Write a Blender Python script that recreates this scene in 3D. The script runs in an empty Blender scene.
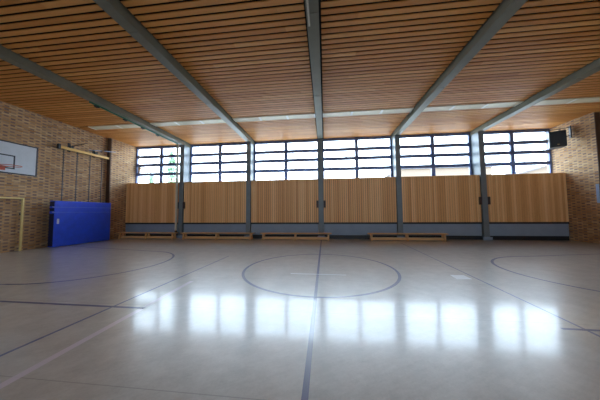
import bpy, bmesh, math, random
from mathutils import Vector, Matrix
random.seed(7)
sc = bpy.context.scene
C = sc.collection
XL, XR = -3.545, 19.65          # side walls beside the windows
XLn, XRn = -3.745, 19.85        # side walls nearer the camera, set back 20 cm
STEPL, STEPR = -1.02, -1.25
SL = .0125                       # the roof rises slightly away from the windows
ZC = 5.588                      # underside of the boarded ceiling
YW = 0.60                       # window plane
YN = -20.045                      # wall behind the camera
COLS = [0.0, 4.0, 8.0, 12.0, 16.0]

# ------------------------------------------------------------------ materials
def lin(c):
    return tuple((v/255/12.92 if v/255 <= .04045 else ((v/255+.055)/1.055)**2.4) for v in c) + (1,)

class NT:
    def __init__(self, name):
        self.m = bpy.data.materials.new(name); self.m.use_nodes = True
        self.t = self.m.node_tree; self.n = self.t.nodes
        self.b = self.n['Principled BSDF']
    def new(self, kind, **kw):
        n = self.n.new(kind)
        for k, v in kw.items(): setattr(n, k, v)
        return n
    def link(self, a, b): self.t.links.new(a, b)
    def put(self, sock, v):
        if isinstance(v, bpy.types.NodeSocket): self.link(v, sock)
        else: sock.default_value = v
    def math(self, op, a, b=0.0, c=0.0, clamp=False):
        n = self.new('ShaderNodeMath', operation=op, use_clamp=clamp)
        self.put(n.inputs[0], a); self.put(n.inputs[1], b); self.put(n.inputs[2], c)
        return n.outputs[0]
    def coords(self):
        tc = self.new('ShaderNodeTexCoord'); s = self.new('ShaderNodeSeparateXYZ')
        self.link(tc.outputs['Object'], s.inputs[0])
        return tc.outputs['Object'], s.outputs[0], s.outputs[1], s.outputs[2]
    def comb(self, x, y=0.0, z=0.0):
        n = self.new('ShaderNodeCombineXYZ')
        for i, v in enumerate((x, y, z)): self.put(n.inputs[i], v)
        return n.outputs[0]
    def white(self, vec):
        n = self.new('ShaderNodeTexWhiteNoise', noise_dimensions='3D'); self.link(vec, n.inputs['Vector'])
        return n.outputs['Value']
    def noise(self, vec, scale, detail=4, rough=.55):
        n = self.new('ShaderNodeTexNoise'); self.link(vec, n.inputs['Vector'])
        n.inputs['Scale'].default_value = scale; n.inputs['Detail'].default_value = detail; n.inputs['Roughness'].default_value = rough
        return n.outputs[0]
    def ramp(self, fac, stops, mode='LINEAR'):
        n = self.new('ShaderNodeValToRGB'); n.color_ramp.interpolation = mode
        e = n.color_ramp.elements
        while len(e) < len(stops): e.new(.5)
        for i, (p, c) in enumerate(stops): e[i].position = p; e[i].color = c if len(c) == 4 else tuple(c)+(1,)
        self.link(fac, n.inputs[0]); return n.outputs[0]
    def mix(self, fac, a, b, mode='MIX'):
        n = self.new('ShaderNodeMix', data_type='RGBA', blend_type=mode)
        self.put(n.inputs[0], fac); self.put(n.inputs[6], a); self.put(n.inputs[7], b)
        return n.outputs[2]
    def bump(self, h, strength=.4, dist=.01):
        n = self.new('ShaderNodeBump'); n.inputs['Strength'].default_value = strength; n.inputs['Distance'].default_value = dist
        self.link(h, n.inputs['Height']); self.link(n.outputs[0], self.b.inputs['Normal'])
    def set(self, **kw):
        for k, v in kw.items(): self.put(self.b.inputs[k.replace('_', ' ')], v)
        return self

def paint(name, rgb, rough=.5, metal=0.0, var=.12, scale=6, spec=.5):
    k = NT(name); v, x, y, z = k.coords()
    f = k.noise(v, scale, 5)
    c = lin(rgb); a = tuple(q*(1-var) for q in c[:3])+(1,); b = tuple(min(1, q*(1+var)) for q in c[:3])+(1,)
    col = k.ramp(f, [(.3, a), (.7, b)])
    r = k.math('MULTIPLY_ADD', f, .15, rough-.075)
    k.set(Base_Color=col, Roughness=r, Metallic=metal); k.b.inputs['Specular IOR Level'].default_value = spec
    return k.m

def brick(name, axis):
    k = NT(name); v, x, y, z = k.coords()
    u0 = x if axis == 'X' else y
    rowf = k.math('DIVIDE', z, .0625); row = k.math('FLOOR', rowf); zf = k.math('FRACT', rowf)
    par = k.math('MULTIPLY', k.math('MODULO', row, 2.0), .5)
    u = k.math('ADD', k.math('DIVIDE', u0, .375), k.math('ADD', par, 200.0))
    uf = k.math('FRACT', u); ui = k.math('FLOOR', u)
    head = k.math('GREATER_THAN', uf, .667)
    rnd = k.white(k.comb(k.math('ADD', ui, k.math('MULTIPLY', head, .5)), row, 3.0))
    fire = k.noise(v, 14, 3)
    base = k.ramp(rnd, [(0, lin(BR[0])), (.3, lin(BR[1])), (.6, lin(BR[2])), (.85, lin(BR[3])), (1, lin(BR[4]))])
    dark = k.ramp(rnd, [(0, lin((122, 102, 98))), (.5, lin((144, 120, 106))), (.85, lin((174, 144, 114))), (1, lin((196, 164, 128)))])
    col = k.mix(head, base, dark)
    col = k.mix(k.math('MULTIPLY', fire, .35), col, lin((150, 112, 84)))
    m1 = k.math('LESS_THAN', zf, .14)
    m2 = k.math('LESS_THAN', uf, .032)
    m3 = k.math('LESS_THAN', k.math('ABSOLUTE', k.math('SUBTRACT', uf, .683)), .016)
    mort = k.math('MAXIMUM', m1, k.math('MAXIMUM', m2, m3))
    col = k.mix(mort, col, lin((150, 138, 124)))
    k.set(Base_Color=col, Roughness=.88); k.b.inputs['Specular IOR Level'].default_value = .25
    h = k.math('ADD', k.math('SUBTRACT', 1.0, mort), k.math('MULTIPLY', fire, .4))
    k.bump(h, .5, .006)
    return k.m

BR = [(168, 122, 78), (208, 170, 124), (194, 152, 108), (218, 188, 146), (178, 138, 100)]

def boards(name, axis, pitch, off, c1, c2, c3, seg=None, rough=.5):
    """wood boards: one tone per board, grain along its length"""
    k = NT(name); v, x, y, z = k.coords()
    across = {'X': x, 'Y': y, 'Z': z}[axis[0]]; along = {'X': x, 'Y': y, 'Z': z}[axis[1]]
    i = k.math('FLOOR', k.math('DIVIDE', k.math('SUBTRACT', across, off), pitch))
    s = 0.0
    if seg: s = k.math('FLOOR', k.math('ADD', k.math('DIVIDE', along, seg), k.math('MULTIPLY', k.white(k.comb(i, 9.0, 1.0)), 3.0)))
    r = k.white(k.comb(i, s, 5.0))
    g = k.noise(k.comb(k.math('MULTIPLY', across, 40.0), k.math('MULTIPLY', along, 1.6), k.math('MULTIPLY', r, 30.0)), 1.5, 5, .6)
    f = k.math('ADD', k.math('MULTIPLY', r, .6), k.math('MULTIPLY', g, .4))
    k.set(Base_Color=k.ramp(f, [(.15, lin(c1)), (.5, lin(c2)), (.85, lin(c3))]), Roughness=rough)
    k.b.inputs['Specular IOR Level'].default_value = .35
    return k.m

def floor_mat(name, rgb=None, wear=.25):
    k = NT(name); v, x, y, z = k.coords()
    big = k.noise(v, .55, 3); mid = k.noise(v, 3.2, 7, .68); fine = k.noise(v, 45, 4, .7)
    streak = k.noise(k.comb(k.math('MULTIPLY', k.math('ADD', x, k.math('MULTIPLY', y, .6)), 1.5), k.math('MULTIPLY', k.math('SUBTRACT', y, k.math('MULTIPLY', x, .6)), 9.0)), 2.2, 6, .7)
    f = k.math('ADD', k.math('MULTIPLY', mid, .55), k.math('ADD', k.math('MULTIPLY', fine, .2), k.math('MULTIPLY', streak, .25)))
    base = k.ramp(f, [(.33, lin(FL[0])), (.5, lin(FL[1])), (.68, lin(FL[2]))])
    base = k.mix(k.math('MULTIPLY', big, .25), base, lin(FL[3]))
    # welded seams of the sheets, 1.5 m apart
    sx = k.math('LESS_THAN', k.math('FRACT', k.math('DIVIDE', k.math('ADD', y, 40.0), 1.5)), .006)
    base = k.mix(k.math('MULTIPLY', sx, .45), base, lin((84, 76, 68)))
    # pale scuffs
    sc_ = k.ramp(streak, [(.62, (0, 0, 0)), (.72, (1, 1, 1))])
    base = k.mix(k.math('MULTIPLY', sc_, .22), base, lin((190, 184, 176)))
    if rgb:
        w = k.ramp(mid, [(.4, (0, 0, 0)), (.75, (1, 1, 1))])
        base = k.mix(k.math('MULTIPLY', w, wear), lin(rgb), base)
    rr = k.math('MULTIPLY_ADD', k.math('ADD', mid, k.math('MULTIPLY', streak, .7)), .14, FLR[0])
    cr = k.math('MULTIPLY_ADD', k.math('ADD', mid, streak), .07, FLR[1])
    k.set(Base_Color=base, Roughness=rr, Coat_Weight=FLR[2], Coat_Roughness=cr, Coat_IOR=1.5)
    k.b.inputs['IOR'].default_value = 2.2
    k.bump(k.math('ADD', k.noise(v, 1.6, 2), k.math('MULTIPLY', mid, .25)), .12, .004)
    return k.m
FL = [(146, 140, 134), (176, 170, 164), (202, 197, 191), (170, 158, 142)]
FLR = (.22, .045, .55)

M = {}
M['brick_y'] = brick('brick_side', 'Y'); M['brick_x'] = brick('brick_cross', 'X')
M['ceil'] = boards('ceiling_boards', 'YX', .165, YN, (198, 128, 62), (214, 145, 75), (226, 162, 92), seg=4.0, rough=.5)
M['felt'] = paint('black_felt', (22, 20, 20), .95)
M['panel'] = boards('panel_boards', 'XZ', .11, -5.0, (212, 154, 98), (234, 182, 126), (246, 204, 150), rough=.42)
M['shade_brown'] = paint('step_shade_brown', (84, 58, 42), .6)  # brown that paints the shade on the wall steps
M['joint'] = paint('dark_wood_joint', (116, 78, 50), .7)
M['bench'] = boards('bench_wood', 'YX', .1, 0, (196, 150, 102), (216, 172, 122), (230, 190, 142), rough=.4)
M['beamwood'] = boards('lacquered_pine', 'ZY', .3, 0, (206, 160, 80), (222, 176, 96), (232, 190, 112), rough=.35)
M['steel_beam'] = paint('grey_steel_beam', (116, 115, 102), .45, .0, .1, 3)
M['steel'] = paint('sky_tinted_steel', (108, 118, 126), .42, .0, .1, 3)  # column steel, bluish because the sky's light is put into the colour
M['steel_dark'] = paint('dark_steel', (46, 48, 54), .45, .3)
M['pole'] = paint('grey_pole_steel', (84, 88, 98), .35, .4)
M['frame'] = paint('blue_grey_frame', (92, 108, 152), .4, .0, .08)
M['base'] = paint('blue_grey_board', (132, 148, 170), .5, .0, .07, 2)
M['shadowgap'] = paint('black_trim', (22, 24, 30), .5)
M['plaster'] = paint('plaster', (168, 164, 156), .9)
M['white'] = paint('white_paint', (226, 230, 236), .35, var=.03)
M['board'] = paint('white_target_board', (206, 214, 226), .4, var=.04)
M['boardline'] = paint('dark_blue_line', (40, 46, 66), .45)
M['orange'] = paint('orange_steel', (196, 78, 52), .4)
M['net'] = paint('white_net', (220, 218, 210), .8)
M['cream'] = paint('cream_paint', (226, 206, 140), .5, var=.06)
M['mat'] = paint('blue_vinyl', (44, 84, 228), .38, .0, .1, 4)
M['matdark'] = paint('dark_blue_vinyl', (14, 22, 66), .5)
M['matseam'] = paint('pale_blue_piping', (96, 130, 232), .45)
M['label'] = paint('pale_label', (196, 206, 224), .5)
M['blackplastic'] = paint('black_plastic', (24, 28, 34), .5)
M['grille'] = paint('speaker_cloth', (52, 60, 70), .85, var=.3, scale=80)
M['green'] = paint('green_rail', (52, 112, 84), .4)
M['rope'] = paint('pale_rope', (206, 204, 192), .9, var=.2, scale=60)
M['leather'] = paint('dark_leather', (52, 44, 40), .7)
M['bracket'] = paint('dark_brown_bracket', (66, 46, 46), .5)
M['lamp'] = paint('cream_diffuser', (220, 209, 180), .45, var=.03)
M['lampwhite'] = paint('white_end_cap', (238, 236, 228), .4, var=.02)
M['sign'] = paint('pale_blue_board', (150, 178, 214), .5, var=.05)
M['floor'] = floor_mat('linoleum')
M['line_blue'] = floor_mat('blue_line_paint', (0, 20, 104), .03)
M['line_faint'] = floor_mat('worn_blue_line_paint', (26, 54, 124), .3)
M['line_pink'] = floor_mat('lilac_line_paint', (206, 192, 204), .35)
M['line_white'] = floor_mat('white_line_paint', (228, 232, 236), .1)
M['grass'] = paint('pale_paving', (216, 210, 200), .95, var=.3, scale=2)
M['leaf'] = paint('spruce_needles', (150, 180, 152), .8, var=.35, scale=3)
M['bark'] = paint('bark', (86, 68, 54), .9, var=.3)
M['render'] = paint('beige_render', (100, 86, 74), .9)
M['roof'] = paint('grey_roof', (70, 64, 64), .8)
M['darkglass'] = paint('far_window', (60, 68, 80), .15)

k = NT('window_glass')   # thin pane
for n in list(k.n):
    if n != k.n.get('Material Output'): k.n.remove(n)
tr = k.new('ShaderNodeBsdfTransparent'); tr.inputs[0].default_value = (.93, .96, .97, 1)
gl = k.new('ShaderNodeBsdfGlossy'); gl.inputs['Roughness'].default_value = .02
fr = k.new('ShaderNodeFresnel'); fr.inputs[0].default_value = 1.45
mx = k.new('ShaderNodeMixShader'); k.link(fr.outputs[0], mx.inputs[0]); k.link(tr.outputs[0], mx.inputs[1]); k.link(gl.outputs[0], mx.inputs[2])
k.link(mx.outputs[0], k.n['Material Output'].inputs[0])
M['glass'] = k.m

# ------------------------------------------------------------------ mesh helpers
def box(bm, x0, x1, y0, y1, z0, z1, bev=0, mi=0):
    vs = [bm.verts.new((x, y, z)) for x in (x0, x1) for y in (y0, y1) for z in (z0, z1)]
    fs = [(0, 1, 3, 2), (4, 6, 7, 5), (0, 4, 5, 1), (2, 3, 7, 6), (0, 2, 6, 4), (1, 5, 7, 3)]
    faces = [bm.faces.new([vs[i] for i in f]) for f in fs]
    for f in faces: f.material_index = mi
    if bev:
        es = list({e for f in faces for e in f.edges})
        r = bmesh.ops.bevel(bm, geom=es, offset=bev, segments=2, affect='EDGES', profile=.5)
        for f in r['faces']: f.material_index = mi
    return faces

def tube(bm, pts, r, n=10, closed=False):
    pts = [Vector(p) for p in pts]; rings = []
    N = len(pts)
    for i, p in enumerate(pts):
        if closed: d = pts[(i+1) % N]-pts[i-1]
        else: d = pts[min(i+1, N-1)]-pts[max(i-1, 0)]
        d.normalize(); a = Vector((0, 0, 1)) if abs(d.z) < .9 else Vector((1, 0, 0))
        s = d.cross(a).normalized(); t = d.cross(s)
        rr = r[i] if isinstance(r, (list, tuple)) else r
        rings.append([bm.verts.new(p+(s*math.cos(2*math.pi*q/n)+t*math.sin(2*math.pi*q/n))*rr) for q in range(n)])
    for i in range(N if closed else N-1):
        a, b = rings[i], rings[(i+1) % N]
        for q in range(n): bm.faces.new((a[q], a[(q+1) % n], b[(q+1) % n], b[q]))
    if not closed: bm.faces.new(rings[0][::-1]); bm.faces.new(rings[-1])

def prism(bm, prof, y0, y1, axis='X'):
    """closed 2-D profile extruded; axis X: profile is (y,z), extruded along x; axis Y: profile (x,z)"""
    def P(a, b, t): return (t, a, b) if axis == 'X' else ((a, t, b) if axis == 'Y' else (a, b, t))
    A = [bm.verts.new(P(a, b, y0)) for a, b in prof]; B = [bm.verts.new(P(a, b, y1)) for a, b in prof]
    n = len(prof)
    for i in range(n): bm.faces.new((A[i], A[(i+1) % n], B[(i+1) % n], B[i]))
    bm.faces.new(A[::-1]); bm.faces.new(B)

def obj(name, bm, mats, parent=None, loc=None):
    bmesh.ops.recalc_face_normals(bm, faces=bm.faces)
    me = bpy.data.meshes.new(name); bm.to_mesh(me); bm.free()
    for m in (mats if isinstance(mats, (list, tuple)) else [mats]): me.materials.append(M[m])
    o = bpy.data.objects.new(name, me); C.objects.link(o)
    if parent: o.parent = parent
    if loc: o.location = loc
    return o
def tag(o, label, cat, group=None):
    o['label'] = label; o['category'] = cat
    if group: o['group'] = group
    return o
def thing(name, label, cat, loc=(0, 0, 0), group=None, rotz=0):
    o = bpy.data.objects.new(name, None); C.objects.link(o); o.location = loc; o.rotation_euler[2] = rotz
    o.empty_display_size = .2
    return tag(o, label, cat, group)
def struct(name, bm, mats, parent=None):
    o = obj(name, bm, mats, parent)
    if not parent: o['kind'] = 'structure'
    return o
def copy_tree(o, loc, label):
    r = o.copy(); C.objects.link(r); r.location = loc; r['label'] = label
    for ch in o.children:
        c = ch.copy(); C.objects.link(c); c.parent = r
        for g in ch.children:
            d = g.copy(); C.objects.link(d); d.parent = c
    return r
nb = bmesh.new
def slope(bm):
    for v in bm.verts: v.co.z -= SL*v.co.y
    return bm
def smooth(o):
    for p in o.data.polygons: p.use_smooth = True
    return o

# ------------------------------------------------------------------ shell
b = nb(); box(b, XLn-.2, XRn+.2, YN-.2, .85, -.2, 0); floor = struct('floor', b, 'floor')

b = nb()                                             # side walls, the part by the windows stands 20 cm proud
prism(b, [(XLn-.3, YN-.2), (XLn, YN-.2), (XLn, STEPL), (XL, STEPL), (XL, .85), (XLn-.3, .85)], 0, ZC+.42, 'Z')
struct('wall_left', b, 'brick_y')
b = nb()
prism(b, [(XRn+.3, YN-.2), (XRn, YN-.2), (XRn, STEPR), (XR, STEPR), (XR, .85), (XRn+.3, .85)], 0, ZC+.42, 'Z')
struct('wall_right', b, 'brick_y')
FZ = 3.5; FH = 1.5; FE = [XLn, 0, 4, 8, 12, 16, XRn]           # unseen windows added in the wall behind the camera, sized as fill light
b = nb(); box(b, XLn+.001, XL+.004, STEPL-.02, STEPL-.002, 0, ZC-.02); box(b, XL-.03, XL+.004, STEPL-.002, STEPL+.03, 0, ZC-.02); struct('step_shade_1', b, 'shade_brown')  # dark strip puts the shade of the left step face into colour
b = nb(); box(b, XR-.004, XRn-.001, STEPR-.02, STEPR-.002, 0, ZC-.02); struct('step_shade_2', b, 'shade_brown')  # same painted shade on the right step face
b = nb(); box(b, XLn, XRn, YN-.3, YN, 0, FZ); box(b, XLn, XRn, YN-.3, YN, FZ+FH, ZC+.42); struct('wall_front', b, 'brick_x')

def bays():
    ed = [XL]+COLS+[XR]
    for i in range(6):
        yield i, ed[i]+(0 if i == 0 else .10), ed[i+1]-(0 if i == 5 else .10)

b = nb()
for i, x0, x1 in bays(): box(b, x0-.005, x1+.005, .14, .84, 0, 3.20)
struct('wall_back', b, 'plaster')

b = nb()                                             # boards and dark felt above them
box(b, XLn-.3, XRn+.3, YN-.3, .9, ZC+.07, ZC+.25, mi=1)
LY0, LY1 = -2.63, -2.21
edges = [XLn]+COLS+[XRn]
y = YN
while y < .56:
    ya, yb = y+.026, y+.165-.026
    if ya < LY0 < yb: yb = LY0-.004
    elif ya < LY1 < yb: ya = LY1+.004
    inside = ya >= LY0-.01 and yb <= LY1+.01
    if inside:
        box(b, XLn, -3.115, ya, yb, ZC, ZC+.02); box(b, 19.215, XRn, ya, yb, ZC, ZC+.02)
    else:
        for i in range(6):
            x0 = edges[i]+(.175 if i else 0); x1 = edges[i+1]-(.175 if i < 5 else 0)
            if yb > STEPL: x0 = max(x0, XL)
            if yb > STEPR: x1 = min(x1, XR)
            box(b, x0, x1, ya, yb, ZC, ZC+.02)
    y += .165
box(b, XL, XR, .62, .84, ZC-.02, ZC+.07, mi=1)
struct('ceiling', slope(b), ['ceil', 'felt'])

# ------------------------------------------------------------------ windows
def window(n, x0, x1, yw, z0=3.20, z1=ZC, sill=True):
    b = nb(); t = .09
    box(b, x0, x0+t, yw, yw+.09, z0, z1); box(b, x1-t, x1, yw, yw+.09, z0, z1)
    box(b, x0+t, x1-t, yw, yw+.09, z1-.15, z1); box(b, x0+t, x1-t, yw, yw+.09, z0, z0+.07)
    root = struct('window_%d' % n, b, 'frame')
    xm = (x0+x1)/2
    b = nb(); box(b, xm-.09, xm+.09, yw-.015, yw+.085, z0+.07, z1-.15); obj('mullion', b, 'frame', root)
    for zt in (z0+.63, z0+1.21, z0+1.73):
        for xa, xb in ((x0+t, xm-.09), (xm+.09, x1-t)):
            b = nb(); box(b, xa, xb, yw, yw+.08, zt-.09, zt+.09); obj('transom', b, 'frame', root)
    b = nb()
    for xa, xb in ((x0+t, xm-.09), (xm+.09, x1-t)):
        zs = [z0+.07, z0+.54, z0+.72, z0+1.12, z0+1.30, z0+1.64, z0+1.82, z1-.15]
        for q in range(0, 8, 2):
            vs = [b.verts.new(p) for p in ((xa, yw+.045, zs[q]), (xb, yw+.045, zs[q]), (xb, yw+.045, zs[q+1]), (xa, yw+.045, zs[q+1]))]
            b.faces.new(vs)
    obj('pane', b, 'glass', root)
    if not sill: return
    b = nb(); box(b, x0+.015, x1-.015, .145, yw-.01, 3.2, 3.225); obj('window_sill', b, 'white', root)
for i, x0, x1 in bays(): window(i+1, x0, x1, YW)
for i in range(6):
    window(7+i, FE[i], FE[i+1], YN-.16, FZ, FZ+FH, False)  # added unseen windows behind the camera, for fill light

# ------------------------------------------------------------------ steel frame
ORD = ['leftmost', 'second from left', 'middle', 'second from right', 'rightmost']
for q, cx in enumerate(COLS):
    b = nb()
    # tapered box section with a wider front flange
    zt = ZC-.20
    def cbox(xh, f0, f1, g0, g1):      # front at floor/top, back at floor/top
        prism(b, [(f0, 0), (g0, 0), (g1, zt), (f1, zt)], cx-xh, cx+xh, 'X')
    cbox(.10, -.07, .0, .82, .82); cbox(.125, -.10, -.03, -.07, .0)
    r = tag(obj('steel_column', b, 'steel'), 'grey steel column between the window bays, %s of the five' % ORD[q], 'column', 'steel columns along the window wall')
    b = nb(); box(b, cx-.2, cx+.2, -.16, -.105, 0, .16, .006); obj('column_foot', b, 'base', r)
    b = nb(); zb = ZC-.20
    box(b, cx-.115, cx+.115, YN, .84, zb+.02, ZC+.07); box(b, cx-.13, cx+.13, YN, .84, zb, zb+.02)
    r = tag(obj('ceiling_beam', slope(b), 'steel_beam'), 'long grey steel beam crossing the slatted ceiling, %s of the five' % ORD[q], 'beam', 'steel beams under the ceiling')
    for ys in (-13.65, -10.5, -7.35, -4.2):
        b = nb(); box(b, cx-.115, cx+.115, ys-.14, ys+.14, zb-.012, zb)
        obj('splice_plate', slope(b), 'steel_beam', r)

# dark brown bar brackets on the columns
for cx, zc, nm in ((0, 1.86, 'leftmost'), (8, 1.84, 'middle'), (16, 1.92, 'rightmost')):
    for s in (-1, 1):
        b = nb(); x = cx+s*.185
        box(b, x-.05, x+.05, -.10, -.005, zc-.19, zc+.19, .008)
        r = tag(obj('bar_bracket', b, 'bracket'), 'small dark brown bracket on the wooden panel, %s of the %s column' % ('left' if s < 0 else 'right', nm), 'bracket', 'dark brackets beside the columns')
        b = nb(); tube(b, [(x, -.105, zc+.08), (x, -.13, zc+.08)], .022, 12); obj('bolt', b, 'steel_dark', r)

# ------------------------------------------------------------------ impact wall
PO = ['leftmost bay beside the blue mat', 'bay left of the second column', 'bay left of the middle column', 'bay right of the middle column', 'bay left of the rightmost column', 'rightmost bay beside the brick wall']
for i, x0, x1 in bays():
    a = x0+(.035 if i else .0); c = x1-(.035 if i < 5 else .0)
    b = nb(); n = round((c-a)/.11); w = (c-a)/n
    for j in range(n):
        box(b, a+j*w+.009, a+(j+1)*w-.009, 0, .018, .87, 3.20)
    box(b, a, c, .018, .135, .87, 3.20, mi=1)
    box(b, a, c, -.002, .018, 3.2, 3.212)
    r = tag(obj('wood_wall_panel', b, ['panel', 'joint']), 'vertical wooden boarding below the windows, %s' % PO[i], 'panel', 'wooden wall panels')
    b = nb(); box(b, a, c, .0, .13, .78, .868); obj('shadow_trim', b, 'shadowgap', r)
    b = nb(); box(b, a+.02, c-.02, .015, .12, .20, .78, .004)
    r = tag(obj('base_wall_panel', b, 'base'), 'blue-grey lower panel under the wooden boarding, %s' % PO[i], 'panel', 'blue-grey base panels')
    b = nb(); box(b, a+.02, c-.02, .03, .12, .0, .20); obj('kick_board', b, 'shadowgap', r)

# ------------------------------------------------------------------ benches
def bench(x0, x1, label, yc=-.50):
    L = x1-x0
    r = thing('gym_bench', label, 'bench', ((x0+x1)/2, yc, 0), 'wooden benches along the wall')
    b = nb(); box(b, -L/2, L/2, -.135, .135, .315, .36, .008); obj('seat', b, 'bench', r)
    b = nb(); box(b, -L/2+.12, L/2-.12, -.05, .05, .03, .155, .006); obj('balance_rail', b, 'bench', r)
    for s in (-1, 0, 1):
        lx = s*(L/2-.16)
        b = nb()
        prism(b, [(-.17, .0), (-.10, .0), (-.06, .315), (-.12, .315)], lx-.038, lx+.038, 'X')
        prism(b, [(.17, .0), (.12, .315), (.06, .315), (.10, .0)], lx-.038, lx+.038, 'X')
        box(b, lx-.038, lx+.038, -.10, .10, .155, .2)
        obj('leg', b, 'bench', r)
bench(-3.40, .10, 'low wooden gym bench in the leftmost bay, nearest the blue mat')
bench(.42, 4.48, 'low wooden gym bench between the two left columns, second from left')
bench(4.84, 8.52, 'low wooden gym bench ending in front of the middle column')
bench(10.30, 13.98, 'low wooden gym bench standing alone right of the middle column')

# ------------------------------------------------------------------ ceiling lights
lamps = []
ed = [-3.10]+COLS+[19.2]
for i in range(6):
    a = ed[i]+(.16 if i else 0); c = ed[i+1]-(.16 if i < 5 else 0)
    n = 2 if i in (0, 5) else 3
    for j in range(n):
        lamps.append((a+(c-a)*(j+.5)/n, (c-a)/n, i, j, n))
BN = ['left of the leftmost beam', 'between the first and second beams', 'between the second and middle beams', 'between the middle and fourth beams', 'between the fourth and rightmost beams', 'right of the rightmost beam']
for x, w, i, j, n in lamps:
    nm = {2: ['left', 'right'], 3: ['left', 'middle', 'right']}[n][j]
    r = thing('ceiling_light', 'unlit flush strip light %s, %s one' % (BN[i], nm), 'ceiling light', (x, -2.42, ZC+SL*2.42), 'row of strip lights in the ceiling')
    b = nb(); h = w/2-.004
    box(b, -h, h, -.20, -.185, -.02, .065); box(b, -h, h, .185, .20, -.02, .065)
    box(b, -h, h, -.185, .185, .045, .065); obj('housing', b, 'lamp', r)
    b = nb(); box(b, -h+.042, h-.042, -.183, .183, -.012, .03, .004); obj('diffuser', b, 'lamp', r)
    for s in (-1, 1):
        b = nb(); xa, xb = sorted((s*h, s*(h-.04))); box(b, xa, xb, -.184, .184, -.024, .044); obj('end_cap', b, 'lampwhite', r)

# ------------------------------------------------------------------ floor markings (paint on the floor)
ZP = .0008
def line(p, q, w, mat, name='court_line'):
    p = Vector((p[0], p[1], 0)); q = Vector((q[0], q[1], 0)); d = (q-p).normalized(); n = Vector((-d.y, d.x, 0))*w/2
    b = nb(); prism(b, [(v.x, v.y) for v in (p-n, q-n, q+n, p+n)], .0001, ZP, 'Z')
    obj(name, b, mat, floor)
def arc(cx, cy, r, a0, a1, w, mat):
    b = nb(); N = 96; full = abs(a1-a0) > 359
    R = []
    for i in range(N+(0 if full else 1)):
        t = math.radians(a0+(a1-a0)*i/N)
        R.append([b.verts.new((cx+rr*math.cos(t), cy+rr*math.sin(t), ZP)) for rr in (r-w/2, r+w/2)])
    for i in range(N):
        p, q = R[i], R[(i+1) % len(R)]; b.faces.new((p[0], p[1], q[1], q[0]))
    obj('court_circle', b, mat, floor)
arc(8.03, -6.06, 1.87, 0, 360, .065, 'line_blue')
arc(1.60, -5.95, 1.90, -90, 90, .065, 'line_blue')
arc(14.45, -5.95, 1.90, 90, 270, .065, 'line_blue')
line((8.03, -11.9), (8.0, -.55), .055, 'line_blue')
line((1.61, -4.05), (-3.0, -3.15), .05, 'line_blue'); line((1.61, -7.85), (-3.0, -8.75), .05, 'line_blue')
line((14.44, -4.05), (19.1, -3.0), .05, 'line_blue'); line((14.44, -7.85), (19.1, -8.9), .05, 'line_blue')
line((4.83, -11.5), (5.02, -4.7), .04, 'line_faint'); line((11.20, -11.5), (11.60, -1.2), .035, 'line_faint')
line((-3.0, -8.57), (5.45, -8.60), .05, 'line_blue'); line((11.05, -8.63), (19.1, -8.66), .045, 'line_blue')
line((5.50, -11.4), (5.38, -7.3), .085, 'line_pink')
line((7.38, -6.56), (8.66, -6.57), .05, 'line_white')
b = nb(); prism(b, [(10.95, -6.68), (11.27, -6.65), (11.27, -6.35), (10.98, -6.37)], .0001, .0016, 'Z')
tag(obj('floor_sticker', b, 'line_white'), 'white square tape patch on the floor right of the centre circle', 'sticker')

# ------------------------------------------------------------------ left wall equipment
# backboard and hoop
XB, YB = -2.42, -5.72
r = thing('basketball_backboard', 'white basketball backboard with orange hoop on the left brick wall', 'basketball hoop', (XB, YB, 2.81))
b = nb(); box(b, -.03, 0, -.9, .9, 0, 1.10, .004); bd = obj('board', b, 'board', r)
b = nb()
for z0, z1, y0, y1 in ((0, .045, -.9, .9), (1.055, 1.10, -.9, .9), (.045, 1.055, -.9, -.855), (.045, 1.055, .855, .9)): box(b, .0005, .004, y0, y1, z0, z1)
obj('border', b, 'boardline', bd)
b = nb()
for z0, z1, y0, y1 in ((.17, .21, -.31, .31), (.60, .64, -.31, .31), (.21, .60, -.31, -.27), (.21, .60, .27, .31)): box(b, .0005, .004, y0, y1, z0, z1)
obj('target_rectangle', b, 'boardline', bd)
b = nb(); tube(b, [(.38+.225*math.cos(t*math.pi/16), .225*math.sin(t*math.pi/16), .22) for t in range(32)], .010, 8, True)
box(b, .004, .16, -.07, .07, .205, .225); box(b, .004, .015, -.08, .08, .10, .225)
hp = obj('hoop', b, 'orange', r)
D = -(XB-XLn)
for yy in (-.45, .45):
    b = nb()
    for zz in (.2, .9): tube(b, [(-.035, yy, zz), (D+.02, yy, zz+(.0 if zz < .5 else .25))], .022, 8)
    box(b, -.06, -.03, yy-.03, yy+.03, .1, 1.0); box(b, D+.001, D+.04, yy-.04, yy+.04, .1, 1.3)
    obj('wall_arm', b, 'steel_dark', r)

# handball goal against the wall
r = thing('handball_goal', 'cream-painted goal frame standing against the left brick wall', 'goal', (XLn+.11, -5.80, 0))
for s in (-1, 1):
    b = nb(); box(b, -.028, .028, s*1.4-.028, s*1.4+.028, 0, 2.08, .004); obj('post', b, 'cream', r)
b = nb(); box(b, -.028, .028, -1.372, 1.372, 2.024, 2.08, .004); obj('crossbar', b, 'cream', r)
for s in (-1, 1):
    b = nb(); box(b, -.109, -.029, s*1.4-.02, s*1.4+.02, 1.4, 1.46); obj('wall_bracket', b, 'steel_dark', r)

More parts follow.
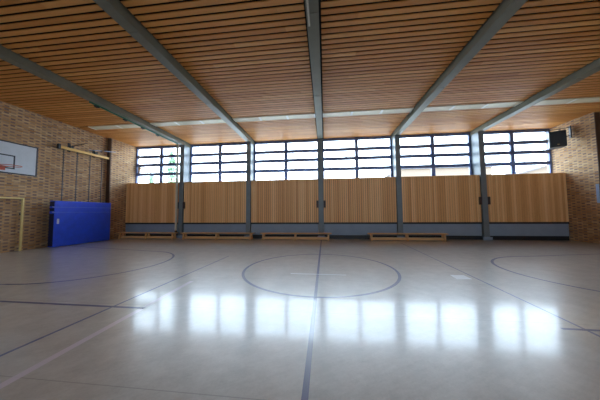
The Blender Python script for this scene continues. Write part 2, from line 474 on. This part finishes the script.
# blue crash mat leaning on the wall
r = thing('crash_mat', 'large blue crash mat standing on edge against the left brick wall', 'mat', (-3.51, -2.42, 0))
b = nb(); box(b, 0, .26, -1.22, 1.25, .02, 2.0, .02); body = obj('cover', b, 'mat', r)
for z in (1.50, 1.72):
    b = nb(); box(b, .255, .268, -1.21, 1.24, z-.008, z+.008, .002); obj('piping', b, 'matseam', r)
    b = nb(); tube(b, [(.20, -1.22, z), (.21, -1.26, z+.01), (.245, -1.26, z+.01), (.255, -1.22, z)], .012, 8); obj('strap_loop', b, 'label', r)
b = nb()
for z0, z1 in ((.06, 1.44), (1.55, 1.68), (1.76, 1.96)): box(b, .02, .24, -1.226, -1.218, z0, z1)
obj('end_flap', b, 'matdark', r)
b = nb(); box(b, .258, .263, -1.12, -1.04, 1.0, 1.22); obj('care_label', b, 'label', r)

# swing-out climbing poles: wooden beam, steel poles, wall arms
XP = -3.60
r = thing('climbing_pole_frame', 'wooden beam with four steel climbing poles above the blue mat', 'climbing poles', (XP, -2.22, 0))
b = nb(); box(b, -.05, .05, -1.10, 1.12, 4.38, 4.50, .006); obj('top_beam', b, 'beamwood', r)
for yy in (-.94, -.39, .19, .78):
    b = nb(); tube(b, [(0, yy, .02), (0, yy, 4.38)], .018, 12); smooth(obj('climbing_pole', b, 'pole', r))
for yy in (-.65, .45):
    b = nb(); box(b, -.143, -.11, yy-.05, yy+.05, 4.35, 4.75); tube(b, [(-.12, yy, 4.66), (-.0, yy, 4.60), (.42, yy+.25, 4.78)], .018, 8)
    box(b, -.05, .05, yy-.06, yy+.06, 4.50, 4.60)
    obj('wall_arm', b, 'steel_dark', r)
b = nb(); box(b, -.06, .06, -1.18, -1.10, 4.36, 4.56); obj('end_hook', b, 'steel_dark', r)
b = nb(); tube(b, [(.0, .1, 4.64), (.14, 1.4, 4.87)], .014, 8); obj('guide_cable', b, 'sign', r)

# rope track on the leftmost beam with trolleys, gathered ropes
zb = ZC-.20
r = thing('rope_track', 'green rail with black trolleys under the leftmost ceiling beam', 'rail', (0, 0, zb))
b = nb(); box(b, -.135, -.085, -5.0, -.3, -.05, -.0, .003); obj('rail', slope(b), 'green', r)
for yy in (-4.75, -3.6, -2.7, -1.8):
    b = nb(); box(b, -.155, -.065, yy-.07, yy+.07, -.10, -.052, .006); tube(b, [(-.11, yy, -.10), (-.11, yy, -.13)], .012, 8)
    obj('trolley', slope(b), 'blackplastic', r)
RO = ['first from the front', 'second from the front', 'third from the front', 'last, nearest the column']
for j, (dx, dy) in enumerate(((-.195, -.225), (-.14, -.225), (-.195, -.165), (-.14, -.165))):
    r = thing('climbing_rope', 'pale climbing rope hanging gathered before the leftmost steel column', 'rope', (dx, dy, 0), 'gathered climbing ropes')
    b = nb(); pts = [(0, 0, z) for z in [.42+.2*q for q in range(25)]]
    pts = [p for p in pts if p[2] < zb-.06]+[(0, 0, zb-.03)]
    tube(b, pts, .021, 8); smooth(obj('rope', b, 'rope', r))
    b = nb(); tube(b, [(0, 0, .30), (0, 0, .32), (0, 0, .42), (0, 0, .44)], [.016, .024, .024, .02], 12); smooth(obj('rope_end', b, 'leather', r))

# pale batten fixed along the middle beam
b = nb(); box(b, 7.90, 7.94, -9.6, -7.2, zb-.030, zb-.001, .003)
tag(obj('cable_duct', slope(b), 'rope'), 'thin pale cable duct along the underside of the middle ceiling beam', 'cable duct')

# ------------------------------------------------------------------ right wall equipment
r = thing('loudspeaker', 'black loudspeaker hung on the right brick wall under the ceiling', 'speaker', (19.02, -.32, 4.34), rotz=math.radians(-28))
b = nb(); prism(b, [(-.27, -.26), (.27, -.26), (.20, .20), (-.20, .20)], 0, .74, 'Z'); obj('cabinet', b, 'blackplastic', r)
b = nb(); box(b, -.25, .25, -.275, -.262, .02, .72, .004); g = obj('grille', b, 'grille', r)
b = nb(); box(b, -.03, .03, -.281, -.276, .10, .12); obj('badge', b, 'cream', g)
b = nb(); box(b, .49, .53, .07, .25, .42, .98); tube(b, [(.51, .16, .92), (-.25, -.05, .86)], .016, 8); tube(b, [(.51, .16, .55), (.22, 0, .45)], .02, 8)
tube(b, [(-.2, -.045, .865), (-.2, -.045, .73)], .014, 8); tube(b, [(.15, -.02, .885), (.15, -.02, .73)], .014, 8)
obj('wall_mount', b, 'steel_dark', r)
b = nb(); box(b, XR-.03, XR-.002, -1.24, -1.14, 1.72, 2.52, .004)
tag(obj('notice_board', b, 'sign'), 'narrow pale blue board on the right brick wall at the picture edge', 'board')

# ------------------------------------------------------------------ outside
b = nb(); box(b, -90, 110, .9, 140, -.5, -.25); box(b, -90, 110, -90, YN-.35, -.5, -.25); struct('ground', b, 'grass')
def spruce(x, y, h, w, label):
    r = thing('spruce_tree', label, 'tree', (x, y, -.25), 'trees outside the left windows')
    b = nb(); tube(b, [(0, 0, 0), (.05, 0, h*.5), (0, .05, h*.97)], [h*.018, h*.011, .02], 8); obj('trunk', b, 'bark', r)
    b = nb()
    for q in range(2600):
        t = random.random()**.8; z = h*(.12+.88*t); R = w*(1-t)**.85*(.75+.25*math.sin(t*60))+.08
        a = random.random()*6.283; d = R*math.sqrt(random.random()); s = .16+.22*random.random()
        c = Vector((d*math.cos(a), d*math.sin(a), z-.22*d)); o = Vector((math.cos(a), math.sin(a), -.45)).normalized(); p = o.cross(Vector((0, 0, 1))).normalized()
        p = (p+Vector((0, 0, random.uniform(-.6, .6)))).normalized()
        b.faces.new([b.verts.new(c+v) for v in (-o*s, p*s*.4, o*s, -p*s*.4)])
    obj('foliage', b, 'leaf', r)
spruce(-19.6, 25, 12.9, 3.0, 'tall green spruce seen through the leftmost window')
spruce(-24.4, 26, 9.2, 1.6, 'smaller spruce left of the tall one through the leftmost window')
# flat-roofed building and a gabled house
def house(x0, x1, y0, h, label, gable=False):
    r = thing('neighbour_building', label, 'building', ((x0+x1)/2, y0, -.25), 'buildings outside the right windows')
    w = (x1-x0)/2
    b = nb()
    if gable: prism(b, [(-w, 0), (w, 0), (w, h-1.8), (0, h), (-w, h-1.8)], 0, 9, 'Y')
    else: box(b, -w, w, 0, 9, 0, h)
    obj('wall', b, 'render', r)
    b = nb()
    if gable:
        prism(b, [(-w-.5, h-2.0), (0, h), (w+.5, h-2.0), (w+.5, h-1.8), (0, h+.22), (-w-.5, h-1.8)], -.4, 9.4, 'Y')
    else: box(b, -w-.3, w+.3, -.3, 9.3, h, h+.25)
    obj('roof', b, 'roof', r)
    n = int(w*2/2.6)
    for lv in (1.2, 4.2):
        for q in range(n):
            cx = -w+(q+.5)*2*w/n; b = nb(); box(b, cx-.6, cx+.6, -.05, .0, lv, lv+1.4); obj('window', b, 'darkglass', r)
house(20.6, 34, 25, 8.4, 'long beige flat-roofed building seen low through the windows right of centre')
house(37, 50, 27, 8.6, 'beige gabled house seen low through the rightmost window', True)

# ------------------------------------------------------------------ light
SKY = 9.0
w = bpy.data.worlds.new('sky'); sc.world = w; w.use_nodes = True; nt = w.node_tree; bg = nt.nodes['Background']
tc = nt.nodes.new('ShaderNodeTexCoord'); sx = nt.nodes.new('ShaderNodeSeparateXYZ'); rp = nt.nodes.new('ShaderNodeValToRGB')
nt.links.new(tc.outputs['Generated'], sx.inputs[0]); nt.links.new(sx.outputs[2], rp.inputs[0])
rp.color_ramp.elements[0].position = 0.0; rp.color_ramp.elements[0].color = (.74, .88, 1.0, 1)
rp.color_ramp.elements[1].position = 1.0; rp.color_ramp.elements[1].color = (.62, .80, 1.0, 1)
nt.links.new(rp.outputs[0], bg.inputs[0]); bg.inputs[1].default_value = SKY
for i, x0, x1 in bays():
    L = bpy.data.lights.new('window_portal', 'AREA'); L.shape = 'RECTANGLE'; L.size = x1-x0; L.size_y = ZC-3.2
    L.cycles.is_portal = True
    o = bpy.data.objects.new('window_portal', L); C.objects.link(o); o.location = ((x0+x1)/2, .88, (ZC+3.2)/2); o.rotation_euler = (math.radians(-90), 0, 0)
for i in range(6):
    L = bpy.data.lights.new('window_portal', 'AREA'); L.shape = 'RECTANGLE'; L.size = FE[i+1]-FE[i]; L.size_y = FH
    L.cycles.is_portal = True
    o = bpy.data.objects.new('window_portal', L); C.objects.link(o); o.location = ((FE[i]+FE[i+1])/2, YN-.29, FZ+FH/2); o.rotation_euler = (math.radians(90), 0, 0)

# ------------------------------------------------------------------ camera
cam = bpy.data.cameras.new('camera'); co = bpy.data.objects.new('camera', cam); C.objects.link(co)
R_ = Vector((0.99355087, 0.11313919, -0.00749617)); U_ = Vector((0.01344124, -0.05187553, 0.9985631)); F_ = Vector((-0.11258775, 0.99222399, 0.05306171))
m = Matrix.Identity(4)
for i in range(3): m[i][0] = R_[i]; m[i][1] = U_[i]; m[i][2] = -F_[i]
m.translation = Vector((8.19979, -11.7184, 1.45149)); co.matrix_world = m
cam.sensor_fit = 'HORIZONTAL'; cam.sensor_width = 36; cam.lens = 218.4229/600*36; cam.clip_end = 400; cam.clip_start = .05
sc.camera = co

sc.view_settings.view_transform = 'Standard'; sc.view_settings.look = 'None'; sc.view_settings.gamma = 1
sc.view_settings.exposure = 0.78; sc.view_settings.use_curve_mapping = False
cy = sc.cycles
cy.use_denoising = True; cy.max_bounces = 14; cy.diffuse_bounces = 8; cy.glossy_bounces = 4; cy.transparent_max_bounces = 12
cy.caustics_reflective = False; cy.sample_clamp_indirect = 12
